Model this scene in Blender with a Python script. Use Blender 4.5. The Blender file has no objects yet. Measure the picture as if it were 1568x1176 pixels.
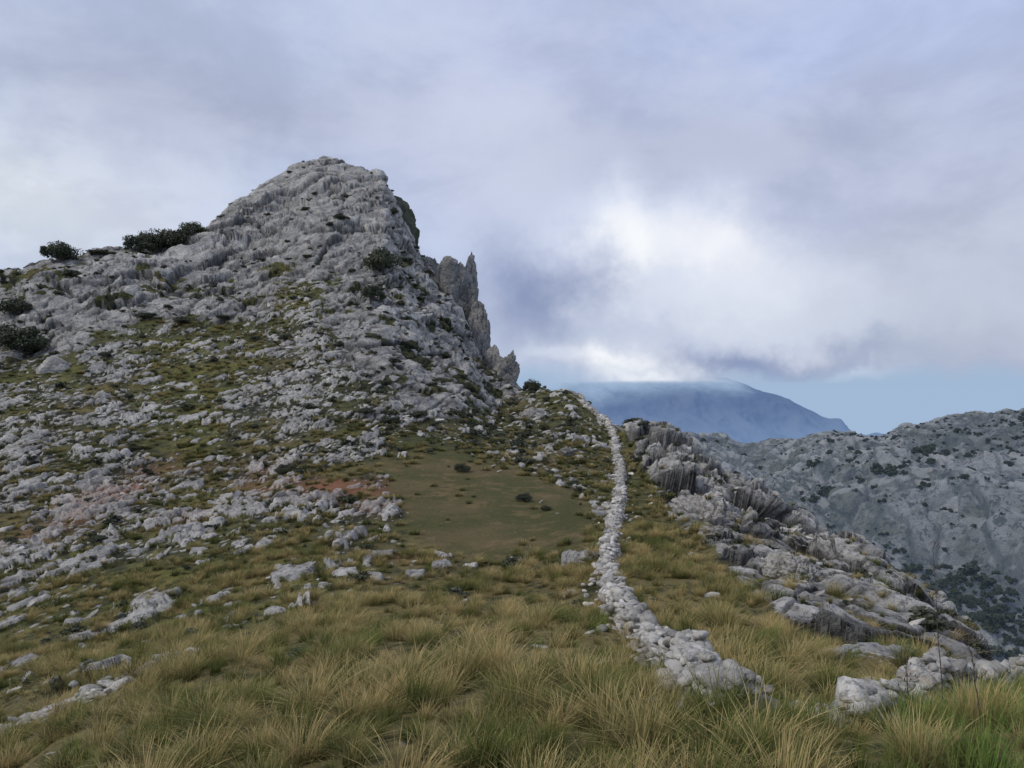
import bpy, math, numpy as np, time
from mathutils import Vector
rng=np.random.default_rng(7)
F=1184.0; CX=784.0; CY=588.0
scene=bpy.context.scene
T0=time.time()
# ------------------------------------------------------------ noise
_p=rng.permutation(256).astype(np.int32); PERM=np.concatenate([_p,_p,_p])
_g=rng.normal(size=(256,3)).astype(np.float32); _g/=np.linalg.norm(_g,axis=1,keepdims=True)
def perlin(x,y,z):
    x=np.asarray(x,np.float32);y=np.asarray(y,np.float32);z=np.asarray(z,np.float32)
    xi=np.floor(x).astype(np.int32);yi=np.floor(y).astype(np.int32);zi=np.floor(z).astype(np.int32)
    xf=x-xi;yf=y-yi;zf=z-zi
    xi&=255;yi&=255;zi&=255
    u=xf*xf*xf*(xf*(xf*6-15)+10);v=yf*yf*yf*(yf*(yf*6-15)+10);w=zf*zf*zf*(zf*(zf*6-15)+10)
    def gr(a,b,c):
        h=PERM[PERM[PERM[(xi+a)&255]+((yi+b)&255)]+((zi+c)&255)]
        g=_g[h]
        return g[...,0]*(xf-a)+g[...,1]*(yf-b)+g[...,2]*(zf-c)
    def L(a,b,t): return a+(b-a)*t
    return 1.6*L(L(L(gr(0,0,0),gr(1,0,0),u),L(gr(0,1,0),gr(1,1,0),u),v),
             L(L(gr(0,0,1),gr(1,0,1),u),L(gr(0,1,1),gr(1,1,1),u),v),w)
def fbm(x,y,z,o=4,g=.5):
    r=0;a=1;t=0
    for i in range(o):
        r=r+a*perlin(x*2**i+i*17.3,y*2**i+i*5.1,z*2**i-i*9.7);t+=a;a*=g
    return r/t
def ridged(x,y,z,o=4,g=.5):
    r=0;a=1;t=0
    for i in range(o):
        r=r+a*(1-2*np.abs(perlin(x*2**i+i*13.3,y*2**i+i*3.1,z*2**i-i*7.7)));t+=a;a*=g
    return r/t
def worley(x,y,z):
    x=np.asarray(x,np.float32);y=np.asarray(y,np.float32);z=np.asarray(z,np.float32)
    bx=np.floor(x-.5).astype(np.int32);by=np.floor(y-.5).astype(np.int32);bz=np.floor(z-.5).astype(np.int32)
    f1=np.full(x.shape,9,np.float32);f2=f1.copy();idv=np.zeros(x.shape,np.float32)
    for a in (0,1):
        for b in (0,1):
            for c in (0,1):
                cx=bx+a;cy=by+b;cz=bz+c
                h=PERM[PERM[PERM[cx&255]+(cy&255)]+(cz&255)]
                h2=PERM[h+31];h3=PERM[h2+57];h4=PERM[h3+11]
                dx=cx+.12+.76*h/255.-x;dy=cy+.12+.76*h2/255.-y;dz=cz+.12+.76*h3/255.-z
                d=np.sqrt(dx*dx+dy*dy+dz*dz).astype(np.float32)
                m=d<f1
                f2=np.where(m,f1,np.minimum(f2,d));idv=np.where(m,h4/255.,idv);f1=np.where(m,d,f1)
    return f1,f2,idv
def sstep(a,b,x):
    t=np.clip((x-a)/(b-a),0,1);return t*t*(3-2*t)
def pchip(xk,Y,x):
    xk=np.asarray(xk,float);Y=np.asarray(Y,float)
    h=np.diff(xk);hh=h.reshape((-1,)+(1,)*(Y.ndim-1))
    dl=np.diff(Y,axis=0)/hh
    m=np.zeros_like(Y)
    w1=2*hh[1:]+hh[:-1];w2=hh[1:]+2*hh[:-1]
    pr=dl[:-1]*dl[1:]
    ok=pr>0
    den=w1/np.where(ok,dl[:-1],1)+w2/np.where(ok,dl[1:],1)
    m[1:-1]=np.where(ok,(w1+w2)/np.where(ok,den,1),0)
    m[0]=dl[0];m[-1]=dl[-1]
    i=np.clip(np.searchsorted(xk,x,side='right')-1,0,len(xk)-2)
    hb=h[i];t=(x-xk[i])/hb
    sh=(-1,)+(1,)*(Y.ndim-1)
    t=t.reshape(sh);hb=hb.reshape(sh)
    return (2*t**3-3*t**2+1)*Y[i]+(t**3-2*t**2+t)*hb*m[i]+(-2*t**3+3*t**2)*Y[i+1]+(t**3-t**2)*hb*m[i+1]
# ------------------------------------------------------------ node helpers
def newmat(name):
    m=bpy.data.materials.new(name);m.use_nodes=True
    nt=m.node_tree;nt.nodes.clear();return m,nt
class NB:
    def __init__(s,nt): s.nt=nt
    def n(s,t,**k):
        nd=s.nt.nodes.new(t)
        for a,b in k.items(): setattr(nd,a,b)
        return nd
    def l(s,a,b): s.nt.links.new(a,b)
    def setin(s,sock,v):
        if isinstance(v,bpy.types.NodeSocket): s.l(v,sock)
        else: sock.default_value=v
    def math(s,op,a,b=0.0,c=None,clamp=False):
        nd=s.n('ShaderNodeMath',operation=op,use_clamp=clamp)
        s.setin(nd.inputs[0],a);s.setin(nd.inputs[1],b)
        if c is not None: s.setin(nd.inputs[2],c)
        return nd.outputs[0]
    def mix(s,f,a,b,bt='MIX'):
        nd=s.n('ShaderNodeMix',data_type='RGBA',blend_type=bt)
        s.setin(nd.inputs[0],f)
        for q,v in ((6,a),(7,b)):
            if isinstance(v,(tuple,list)) and len(v)==3: v=(*v,1)
            s.setin(nd.inputs[q],v)
        return nd.outputs[2]
    def noise(s,vec,scale,detail=4,rough=.5,dist=0):
        nd=s.n('ShaderNodeTexNoise');s.l(vec,nd.inputs['Vector'])
        nd.inputs['Scale'].default_value=scale;nd.inputs['Detail'].default_value=detail
        nd.inputs['Roughness'].default_value=rough;nd.inputs['Distortion'].default_value=dist
        return nd.outputs['Fac']
    def ramp(s,f,lo,hi):
        nd=s.n('ShaderNodeMapRange');nd.clamp=True;nd.interpolation_type='SMOOTHSTEP'
        s.setin(nd.inputs[0],f);nd.inputs[1].default_value=lo;nd.inputs[2].default_value=hi
        return nd.outputs[0]
def mesh_from(name,V,Fq=None,Ft=None):
    me=bpy.data.meshes.new(name)
    nq=0 if Fq is None else len(Fq);ntt=0 if Ft is None else len(Ft)
    me.vertices.add(len(V));me.vertices.foreach_set('co',np.asarray(V,np.float32).ravel())
    loops=[];starts=[];tot=0
    if nq: loops.append(np.asarray(Fq,np.int32).ravel());starts.append(np.arange(nq)*4);tot=nq*4
    if ntt: loops.append(np.asarray(Ft,np.int32).ravel());starts.append(tot+np.arange(ntt)*3)
    lp=np.concatenate(loops);st=np.concatenate(starts)
    me.loops.add(len(lp));me.loops.foreach_set('vertex_index',lp)
    me.polygons.add(nq+ntt);me.polygons.foreach_set('loop_start',st.astype(np.int32))
    me.update(calc_edges=True)
    return me
def add_obj(name,me,mat=None):
    o=bpy.data.objects.new(name,me);scene.collection.objects.link(o)
    if mat: me.materials.append(mat)
    return o
def attr(me,name,arr):
    a=me.attributes.new(name,'FLOAT_COLOR','POINT');a.data.foreach_set('color',np.asarray(arr,np.float32).ravel())
def gridfaces(R,C):
    i=np.arange(R*C,dtype=np.int32).reshape(R,C)
    return np.stack([i[:-1,:-1],i[:-1,1:],i[1:,1:],i[1:,:-1]],-1).reshape(-1,4)
def normals(P):
    du=np.gradient(P,axis=1);dv=np.gradient(P,axis=0)
    n=np.cross(du,dv);n/=np.linalg.norm(n,axis=2,keepdims=True)+1e-9
    return n
def polymask(px,py,poly,soft):
    poly=np.asarray(poly,float);ins=np.zeros(px.shape,bool);dm=np.full(px.shape,1e9)
    for k in range(len(poly)):
        x1,y1=poly[k];x2,y2=poly[(k+1)%len(poly)]
        if y1!=y2:
            c=((y1>py)!=(y2>py))&(px<(x2-x1)*(py-y1)/(y2-y1)+x1);ins^=c
        ex,ey=x2-x1,y2-y1;t=np.clip(((px-x1)*ex+(py-y1)*ey)/(ex*ex+ey*ey),0,1)
        dm=np.minimum(dm,np.hypot(px-x1-t*ex,py-y1-t*ey))
    sd=np.where(ins,dm,-dm)
    return sstep(-soft,soft,sd)
# ------------------------------------------------------------ terrain survey (bearing,elevation,depth)
B=[(-700,1176,22),(-300,1176,18),(0,1176,13),(150,1176,10),(310,1176,8.4),(490,1176,7),(800,1176,6),(1050,1176,5.6),(1300,1176,5.1),(1568,1176,4.6),(2300,1176,4.2)]
C=[(-700,1080,32),(-300,1070,27),(0,1060,20),(150,1050,17),(310,1030,15),(490,1010,13.5),(800,1000,12),(1050,1020,11),(1165,1040,10.4),(1300,1075,9),(1420,1095,8),(1480,1103,7.4),(1568,1105,7),(2300,1110,6.3)]
D=[(-700,980,46),(-300,950,40),(0,930,34),(150,920,32),(310,895,31),(490,868,31),(640,860,31),(800,862,29.5),(935,880,24),(1050,905,21),(1165,945,17.5),(1300,1005,13.6),(1420,1055,11),(1480,1078,9.7),(1568,1080,8.8),(2300,1085,8)]
E=[(-700,860,62),(-300,830,56),(0,800,52),(150,780,52),(310,765,53),(400,740,55),(490,718,56),(590,700,58),(800,715,57),(935,775,42),(1050,820,34),(1165,885,27),(1300,955,19.5),(1420,1020,14.8),(1480,1060,12.2),(1568,1065,10.8),(2300,1070,9.8)]
R=[(-700,455,140),(-300,440,132),(0,422,135),(60,406,138),(150,389,145),(250,377,150),(310,360,155),(350,325,170),(400,292,185),(440,268,195),(470,251,199),(495,246,200),(550,259,196),(585,273,190),(603,308,182),(622,352,172),(645,397,163),(690,460,150),(730,535,136),(765,590,124),(800,602,113),(830,596,109),(860,599,105),(900,625,98),(935,651,91),(965,660,86),(1000,667,82),(1050,700,73),(1120,734,64),(1160,763,58),(1178,796,55),(1230,823,49),(1300,853,41),(1350,890,36),(1420,942,30),(1465,1000,24),(1490,1036,20),(1568,1046,16),(2300,1060,14)]
pxc=np.concatenate([np.linspace(-700,-30,110,endpoint=False),np.linspace(-30,1600,1250,endpoint=False),np.linspace(1600,2300,110)])
def curve(T):
    T=np.array(T,float);r=pchip(T[:,0],T[:,1:],pxc);return r[:,0],r[:,1]
kn=[]
n=len(pxc)
kn.append((np.full(n,-1.55),np.full(n,.7)))
for T in (B,C,D,E):
    py,d=curve(T);kn.append((-(py-CY)/F*d,d))
pyE,dE=curve(E);pyR,dR=curve(R)
for f in (.25,.5,.75,1.0):
    py=pyE+(pyR-pyE)*f;d=dE*(dR/dE)**f
    kn.append((-(py-CY)/F*d,d))
zR=kn[-1][0]
kn.append((zR-.05*dR,dR*1.05+1))
kn.append((np.minimum(zR-.45*dR-6,-16),dR*1.22+8))
kn.append((np.full(n,-130.),dR*1.7+60))
kn.append((np.full(n,-300.),np.full(n,560.)))
Z=np.array([k[0] for k in kn]);DD=np.array([k[1] for k in kn])
seg=[60,130,140,160,110,110,110,110,34,40,20,16]
s=np.concatenate([np.linspace(i,i+1,c,endpoint=False) for i,c in enumerate(seg)]+[[len(seg)]])
zb=pchip(np.arange(len(kn)),Z,s);lb=np.exp(pchip(np.arange(len(kn)),np.log(DD),s))
U=(pxc-CX)/F
P=np.stack([U[None,:]*lb,lb,zb],-1)
RR,CC=P.shape[:2]
PX=np.broadcast_to(pxc[None,:],(RR,CC)).copy();PY=CY-zb/lb*F;S=np.broadcast_to(s[:,None],(RR,CC))
N=normals(P);N*=np.sign(N[...,2:3]+1e-9)
X,Y_,Zz=P[...,0],P[...,1],P[...,2]
w1=fbm(X*.12,Y_*.12,Zz*.12,4);w2=fbm(X*.12+40,Y_*.12+7,Zz*.12,4)
wf=fbm(X*.45,Y_*.45,Zz*.45,4)
wx=PX+w1*50+wf*16;wy=PY+w2*34+wf*10
m_crag=polymask(wx,wy,[(-900,380),(0,380),(300,330),(480,200),(620,230),(680,400),(760,560),(815,600),(770,625),(700,645),(600,640),(530,560),(490,460),(450,420),(400,480),(300,500),(200,490),(130,530),(60,540),(0,575),(-900,600)],24)
m_ridge=polymask(PX+w1*25,PY+w2*20,[(960,668),(1010,650),(1165,740),(1300,830),(1510,1010),(1490,1050),(1400,1035),(1300,1015),(1200,955),(1130,890),(1040,800),(980,720)],14)
m_crag=np.where((S>8)&(PX<900),1,m_crag);m_ridge=np.where((S>8.0)&(PX>=960)&(PX<1500),1,m_ridge)
m_meadow=polymask(PX+w1*24+wf*30,PY+w2*14+wf*18,[(575,700),(700,694),(800,722),(880,765),(915,800),(885,850),(800,853),(690,862),(655,835),(615,770)],10)
# scree
streak=fbm(X*.10-Zz*.12,Y_*.25,Zz*.33+X*.10,5)
m_scree=polymask(wx,wy,[(-900,560),(0,560),(130,530),(300,470),(450,420),(600,560),(700,630),(640,660),(580,700),(610,790),(620,830),(540,850),(380,850),(200,900),(0,920),(-900,950)],30)
g1=polymask(wx,wy,[(200,540),(270,485),(400,480),(420,570),(360,640),(300,700),(250,720),(200,640)],30)
g2=polymask(wx,wy,[(410,480),(440,430),(560,440),(640,470),(560,500),(470,490)],18)
g3=polymask(wx,wy,[(-900,560),(0,575),(130,540),(110,600),(20,650),(-900,700)],20)
g4=polymask(wx,wy,[(240,720),(300,640),(350,640),(330,760),(270,800)],20)
m_green=np.clip(g1*.75+g2*.6+g3*.65+g4*.55,0,1)
lowfade=1-.5*sstep(700,900,PY)
m_scree=m_scree*np.clip(1-.75*m_green,0,1)*lowfade
m_scree*=np.clip(.88+streak*2.4,0,1.1)
m_mid=polymask(wx,wy,[(700,625),(830,595),(935,650),(930,860),(700,870),(600,900),(300,1000),(0,1100),(-900,1150),(-900,920),(200,900),(560,850),(900,850),(900,790),(800,715),(640,690)],16)
red=np.zeros_like(PX)
for (a,b,ra,rb,st) in [(500,745,75,26,1.0),(575,765,40,22,.9),(400,740,60,22,.65),(180,760,70,18,1.0),(100,800,60,16,.9),(620,850,90,10,.7),(230,715,50,14,.9),(270,800,60,12,.6),(350,700,70,14,.7),(30,830,60,12,.6),(740,800,60,12,.5)]:
    red+=st*np.exp(-((wx-a)/ra)**2-((wy+.25*(PX-a)*(a<450)-b)/rb)**2)
red=np.clip(red*(.85+w2*1.5),0,1)
# displacement --------------------------------------------------
disp=.10*fbm(X*.7,Y_*.7,Zz*.7,3)*sstep(2,10,Y_)*(1-.7*m_meadow)+1.1*w1*sstep(40,110,Y_)*(1-m_meadow)
rockv=np.zeros_like(PX);cav=np.zeros_like(PX);cellv=np.full(PX.shape,.5)
# mountain crags
idx=np.where((m_crag>.01)&(S<11))
x,y,z=X[idx],Y_[idx],Zz[idx]
qx=x*.88+z*.48;qz=z*.88-x*.48   # dipping strata frame
wa=fbm(x*.15,y*.15,z*.15,4)*1.2
f1,f2,i1=worley(qx*.06+wa*.5,y*.04,qz*.15+wa*.5)
g1_,g2_,i2=worley(qx*.16+wa,y*.12,qz*.42+wa)
wb=fbm(x*.6,y*.6,z*.6,3)*.5
h1_,h2_,i3=worley(qx*.5+wb,y*.45,qz*1.2+wb)
rg=ridged(x*.045,y*.045,z*.02,3)
fine=fbm(x*.9,y*.9,z*.9,4,.6)
rid2=ridged(qx*.10+wa*.3,y*.10,qz*.30+wa*.3,4,.55)
k=m_crag[idx];amp=np.clip(Y_[idx]/150,.4,1.1)*np.where(S[idx]>7.6,.6,1)
upper=sstep(470,330,PY[idx])
dd=(i1-.5)*2.0+(i2-.5)*.85+(i3-.5)*.32*(1.3-.6*upper)+(rg-.45)*2.0+(rid2-.3)*1.1-.6*(1-sstep(0,.06,f2-f1))-.3*(1-sstep(0,.08,g2_-g1_))+fine*.3
disp[idx]+=k*amp*dd
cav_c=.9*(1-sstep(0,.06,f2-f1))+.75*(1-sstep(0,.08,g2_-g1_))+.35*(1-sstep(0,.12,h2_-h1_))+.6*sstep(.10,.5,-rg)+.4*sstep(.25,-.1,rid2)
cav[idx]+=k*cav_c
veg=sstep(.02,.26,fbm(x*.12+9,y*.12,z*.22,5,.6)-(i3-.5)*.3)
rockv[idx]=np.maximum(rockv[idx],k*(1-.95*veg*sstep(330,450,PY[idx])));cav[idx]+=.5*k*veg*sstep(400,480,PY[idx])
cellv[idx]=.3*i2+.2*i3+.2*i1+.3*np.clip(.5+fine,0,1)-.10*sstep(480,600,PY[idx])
# right ridge
idx=np.where((m_ridge>.01)&(S<11))
x,y,z=X[idx],Y_[idx],Zz[idx];qx=x*.75-z*.2-y*.45;qz=z*.9+x*.55
f1,f2,i1=worley(qx*.16,y*.3,qz*.6);g1_,g2_,i2=worley(qx*.55,y*.8,qz*1.6);h1_,h2_,i3=worley(qx*1.8,y*1.8,qz*3)
k=m_ridge[idx];am=np.clip(Y_[idx]/45,.35,1.2)
vg=sstep(0,.28,fbm(x*.18,y*.18,z*.3,4)-.02)
dd=(i1-.3)*2.5+(i2-.5)*.8+(i3-.5)*.25-.5*(1-sstep(0,.12,f2-f1))-.25*(1-sstep(0,.12,g2_-g1_))+.22*fbm(x*2,y*2,z*2,3)
disp[idx]+=k*am*dd*(1-.45*vg)
rk=np.clip(k*sstep(.0,.32,i1*.7+i2*.45-.45*vg),0,1)
rockv[idx]=np.maximum(rockv[idx],rk);cav[idx]+=k*(.8*(1-sstep(0,.10,f2-f1))+.7*(1-sstep(0,.14,g2_-g1_))+.35*vg);cellv[idx]=.3+.35*i2+.35*i3
# scree
sm=np.clip(m_scree+.26*m_mid,0,1)*(1-m_crag)*(1-m_ridge)*(1-m_meadow)
idx=np.where((sm>.02)&(S<11)&(Y_>14))
x,y,z=X[idx],Y_[idx],Zz[idx];qx=x*.85+z*.5;qz=z*.85-x*.5
wj=fbm(x*1.5,y*1.5,z*1.5,3)*.35
f1,f2,i1=worley(qx*.30+wj,y*.32,qz*1.1+wj);g1_,g2_,i2=worley(qx*.8+wj,y*.8,qz*2.5);h1_,h2_,i3=worley(qx*2.4,y*2.4,qz*5.0)
k=sm[idx];sk=streak[idx]
th=1-k*.50
on=sstep(th,th+.05,i1+.32*sk)*sstep(.04,.22,f2-f1)
th=1-k*.53
on2=sstep(th,th+.05,i2+.28*sk)*sstep(.06,.28,g2_-g1_)
on3=sstep(th,th+.05,i3+.2*sk)*sstep(.08,.3,h2_-h1_)*.9
disp[idx]+=on*(.12+.30*i1)+on2*(.08+.16*i2)+on3*.05+fbm(x*2.2,y*2.2,z*2.2,3)*.10*k
rv=np.clip(on*(.75+.5*wj*3)+on2+on3,0,1)
rockv[idx]=np.maximum(rockv[idx],rv);cellv[idx]=.35*i1+.4*i2+.25*i3
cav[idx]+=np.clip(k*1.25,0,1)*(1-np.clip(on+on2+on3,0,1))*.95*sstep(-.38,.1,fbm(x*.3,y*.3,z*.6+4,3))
BASEP=P.copy()
P=P+N*disp[...,None]
V=P.reshape(-1,3)
me=mesh_from('ground_hillside',V,Fq=gridfaces(RR,CC))
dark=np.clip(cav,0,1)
tan=sstep(-.3,.3,fbm(X*.08,Y_*.05,Zz*.1+5,3)+.3*sstep(860,980,PY)-.25*sstep(60,90,Y_))
lush=np.clip(polymask(wx,wy,[(-900,800),(0,850),(300,740),(560,860),(560,950),(300,1010),(0,1080),(-900,1120)],40),0,1)
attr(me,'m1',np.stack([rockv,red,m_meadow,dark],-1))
attr(me,'m2',np.stack([tan,cellv,np.clip(m_green+lush,0,1),sm],-1))
def rock_color(b,vec,cell,lo,mid,hi,s1_=.35,s2_=4,lof=.85,cmin=.62):
    n1=b.noise(vec,s1_,4,.65);n2=b.noise(vec,s2_,4,.75)
    c=b.mix(b.ramp(n1,.36,.62),mid,hi)
    c=b.mix(b.math('MULTIPLY',b.ramp(n2,.48,.64),lof),c,lo)
    nd=b.n('ShaderNodeMapRange');b.l(cell,nd.inputs[0]);nd.inputs[1].default_value=.2;nd.inputs[2].default_value=.8;nd.inputs[3].default_value=cmin;nd.inputs[4].default_value=1.15
    cc=b.n('ShaderNodeCombineColor')
    for q in range(3): b.l(nd.outputs[0],cc.inputs[q])
    return b.mix(1.0,c,cc.outputs[0],'MULTIPLY')
mat,nt=newmat('hillside');b=NB(nt)
geo=b.n('ShaderNodeNewGeometry');pos=geo.outputs['Position']
a1=b.n('ShaderNodeAttribute',attribute_name='m1');a2=b.n('ShaderNodeAttribute',attribute_name='m2')
s1=b.n('ShaderNodeSeparateColor');b.l(a1.outputs['Color'],s1.inputs[0]);s2=b.n('ShaderNodeSeparateColor');b.l(a2.outputs['Color'],s2.inputs[0])
rockc=rock_color(b,pos,s2.outputs[1],(.13,.13,.128),(.33,.32,.305),(.57,.545,.50))
nA=b.noise(pos,1.3,4,.7);nB=b.noise(pos,9,3,.75);nC=b.noise(pos,.25,3,.6)
gr=b.mix(s2.outputs[0],(.100,.105,.034),(.20,.16,.068))
gr=b.mix(s2.outputs[2],gr,b.mix(b.ramp(nC,.4,.65),(.130,.138,.035),(.20,.18,.054)))
gr=b.mix(b.ramp(nA,.44,.63),gr,(.042,.046,.020))
gr=b.mix(b.math('MULTIPLY',b.ramp(nB,.5,.75),.5),gr,(.23,.19,.10))
gr=b.mix(b.math('MULTIPLY',a2.outputs['Alpha'],b.math('MULTIPLY',b.ramp(nB,.44,.6),.8)),gr,(.22,.20,.165))
gr=b.mix(b.math('MULTIPLY',s1.outputs[1],b.ramp(nA,.2,.5)),gr,(.27,.125,.072))
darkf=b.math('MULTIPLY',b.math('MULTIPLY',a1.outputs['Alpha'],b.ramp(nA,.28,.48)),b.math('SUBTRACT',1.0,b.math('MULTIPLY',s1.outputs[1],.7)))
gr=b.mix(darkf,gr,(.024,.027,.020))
mead=b.mix(b.ramp(nC,.35,.65),(.095,.095,.035),(.160,.125,.060));mead=b.mix(b.math('MULTIPLY',b.ramp(nB,.5,.7),.5),mead,(.07,.078,.03))
mead=b.mix(b.math('MULTIPLY',b.ramp(b.noise(pos,3,3,.8),.66,.72),.7),mead,(.4,.38,.33))
mead=b.mix(b.math('MULTIPLY',b.ramp(b.noise(pos,.7,4,.7),.52,.62),.55),mead,(.24,.165,.085))
gr=b.mix(s1.outputs[2],gr,mead)
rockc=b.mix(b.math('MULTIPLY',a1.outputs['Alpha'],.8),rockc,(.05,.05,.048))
rockc=b.mix(b.math('MULTIPLY',s1.outputs[1],.4),rockc,(.38,.22,.15))
rf=b.math('ADD',s1.outputs[0],b.math('MULTIPLY',b.math('SUBTRACT',nB,.5),.9))
col=b.mix(b.ramp(rf,.38,.58),gr,rockc)
bs=b.n('ShaderNodeBsdfPrincipled');b.l(col,bs.inputs['Base Color']);bs.inputs['Roughness'].default_value=.95;bs.inputs['Specular IOR Level'].default_value=.15
bm=b.n('ShaderNodeBump');bm.inputs['Strength'].default_value=.85;bm.inputs['Distance'].default_value=.7;b.l(b.noise(pos,1.6,6,.72),bm.inputs['Height']);b.l(bm.outputs[0],bs.inputs['Normal'])
o=b.n('ShaderNodeOutputMaterial');b.l(bs.outputs[0],o.inputs[0])
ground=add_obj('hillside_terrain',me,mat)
print('terrain',time.time()-T0)
def surf(px,py):
    j=int(np.argmin(np.abs(pxc-px)));colpy=PY[:,j];
    v=np.where((s>=.3)&(s<=8.0))[0]
    i=v[np.argmin(np.abs(colpy[v]-py))]
    return P[i,j].copy(),N[i,j].copy()
# ------------------------------------------------------------ rocks
import bmesh
def ico(sub):
    bm_=bmesh.new();bmesh.ops.create_icosphere(bm_,subdivisions=sub,radius=1)
    V=np.array([v.co[:] for v in bm_.verts]);Fc=np.array([[v.index for v in f.verts] for f in bm_.faces]);bm_.free();return V,Fc
ICO={k:ico(k) for k in (2,3,4,5,6)}
def rockshape(sub,seed,planes=16,amp=.08,strata=0,nf=1.6,sc=(1,1,1)):
    r=np.random.default_rng(seed);Dv,Fc=ICO[sub]
    n_=r.normal(size=(planes,3));n_/=np.linalg.norm(n_,axis=1,keepdims=True);h=r.uniform(.55,.92,planes)
    dt=Dv@n_.T;rad=np.where(dt>.05,h/np.maximum(dt,.05),9).min(1);rad=np.minimum(rad,1.15)
    Q=Dv*rad[:,None];W=Q*np.array(sc);o_=r.uniform(0,50,3)
    dsp=amp*(ridged(W[:,0]*nf+o_[0],W[:,1]*nf+o_[1],W[:,2]*nf+o_[2],5,.6)-.3)
    if strata:
        f1,f2,i_=worley(W[:,0]*1.6+o_[0],W[:,1]*1.6+o_[1],W[:,2]*strata+o_[2])
        dsp+=amp*1.2*(i_-.5)-amp*.9*(1-sstep(0,.12,f2-f1))
    return Q+Dv*dsp[:,None],Fc
def stonemat(name,lo,mid,hi,bd=.10):
    rmat,nt=newmat(name);b=NB(nt)
    geo=b.n('ShaderNodeNewGeometry');pos=geo.outputs['Position'];oi=b.n('ShaderNodeObjectInfo')
    rnd=b.math('FRACT',b.math('ADD',geo.outputs['Random Per Island'],oi.outputs['Random']))
    rc=rock_color(b,pos,rnd,lo,mid,hi,.8,7,.75,.72)
    rc=b.mix(b.math('MULTIPLY',b.ramp(b.noise(pos,3,3,.7),.56,.68),.45),rc,(.38,.29,.20))
    bs=b.n('ShaderNodeBsdfPrincipled');b.l(rc,bs.inputs['Base Color']);bs.inputs['Roughness'].default_value=.93;bs.inputs['Specular IOR Level'].default_value=.15
    bm=b.n('ShaderNodeBump');bm.inputs['Strength'].default_value=1;bm.inputs['Distance'].default_value=bd;b.l(b.noise(pos,7,5,.78),bm.inputs['Height']);b.l(bm.outputs[0],bs.inputs['Normal'])
    o=b.n('ShaderNodeOutputMaterial');b.l(bs.outputs[0],o.inputs[0]);return rmat
rmat=stonemat('limestone',(.18,.175,.165),(.42,.40,.37),(.66,.62,.56))
wmat=stonemat('wall_limestone',(.16,.155,.145),(.38,.365,.335),(.58,.55,.50),.07)
def proto_coll(name,meshes,mat):
    c=bpy.data.collections.new(name)
    for i,m in enumerate(meshes):
        m.materials.append(mat);ob=bpy.data.objects.new(f'{name}_{i:02d}',m);c.objects.link(ob)
    return c
def scatter(name,pts,rots,scl,idx,coll):
    me=bpy.data.meshes.new(name);me.vertices.add(len(pts));me.vertices.foreach_set('co',np.asarray(pts,np.float32).ravel())
    a=me.attributes.new('rot','FLOAT_VECTOR','POINT');a.data.foreach_set('vector',np.asarray(rots,np.float32).ravel())
    a=me.attributes.new('scl','FLOAT_VECTOR','POINT');a.data.foreach_set('vector',np.asarray(scl,np.float32).ravel())
    a=me.attributes.new('idx','INT','POINT');a.data.foreach_set('value',np.asarray(idx,np.int32))
    ob=add_obj(name,me)
    g=bpy.data.node_groups.new(name+'_gn','GeometryNodeTree')
    g.interface.new_socket('Geometry',in_out='INPUT',socket_type='NodeSocketGeometry');g.interface.new_socket('Geometry',in_out='OUTPUT',socket_type='NodeSocketGeometry')
    gi=g.nodes.new('NodeGroupInput');go=g.nodes.new('NodeGroupOutput');ip=g.nodes.new('GeometryNodeInstanceOnPoints')
    ci=g.nodes.new('GeometryNodeCollectionInfo');ci.inputs['Collection'].default_value=coll;ci.inputs['Separate Children'].default_value=True;ci.inputs['Reset Children'].default_value=True
    def na(n_,t):
        x_=g.nodes.new('GeometryNodeInputNamedAttribute');x_.data_type=t;x_.inputs['Name'].default_value=n_;return x_.outputs[0]
    er=g.nodes.new('FunctionNodeEulerToRotation')
    L=g.links.new
    L(gi.outputs[0],ip.inputs['Points']);L(ci.outputs[0],ip.inputs['Instance']);ip.inputs['Pick Instance'].default_value=True
    L(na('idx','INT'),ip.inputs['Instance Index']);L(na('rot','FLOAT_VECTOR'),er.inputs[0]);L(er.outputs[0],ip.inputs['Rotation']);L(na('scl','FLOAT_VECTOR'),ip.inputs['Scale'])
    L(ip.outputs[0],go.inputs[0])
    md=ob.modifiers.new('instances','NODES');md.node_group=g
    return ob
rocks=[]
for i in range(12):
    Vr,Fr=rockshape(3,100+i,9+i%4,.07,2 if i%2 else 0);rocks.append(mesh_from(f'rk{i}',Vr,Ft=Fr))
rockcoll=proto_coll('loose_rock',rocks,rmat)
dP=BASEP[1:,:-1]-BASEP[:-1,:-1];dQ=BASEP[:-1,1:]-BASEP[:-1,:-1]
area=np.linalg.norm(np.cross(dP,dQ),axis=2)
inview=(np.abs(PX[:-1,:-1]-784)<1000)&(S[:-1,:-1]<8.3)
def sample(dens,maxn):
    w=(area*dens[:-1,:-1]*inview).ravel();tot=w.sum();nn=int(min(tot,maxn))
    print('sample',tot,nn)
    c=np.cumsum(w);ii=np.searchsorted(c,rng.uniform(0,c[-1],nn));ii=np.minimum(ii,len(w)-1)
    i,j=np.divmod(ii,CC-1);a=rng.uniform(size=nn)[:,None];bb=rng.uniform(size=nn)[:,None]
    p=P[i,j]*(1-a)*(1-bb)+P[i+1,j]*a*(1-bb)+P[i,j+1]*(1-a)*bb+P[i+1,j+1]*a*bb
    return p,N[i,j],i,j
nonveg=(1-m_crag)*(1-m_meadow)
dist=Y_
dens=(sm*.60*np.clip(.25+streak*2.8,0.03,1.8)+.25*m_ridge+.05*(PY>880)+.09*(PY>590)*(PX>700)*(PX<1300)*(dist>18))*(1-.85*m_crag)*(1-.96*m_meadow)
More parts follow.
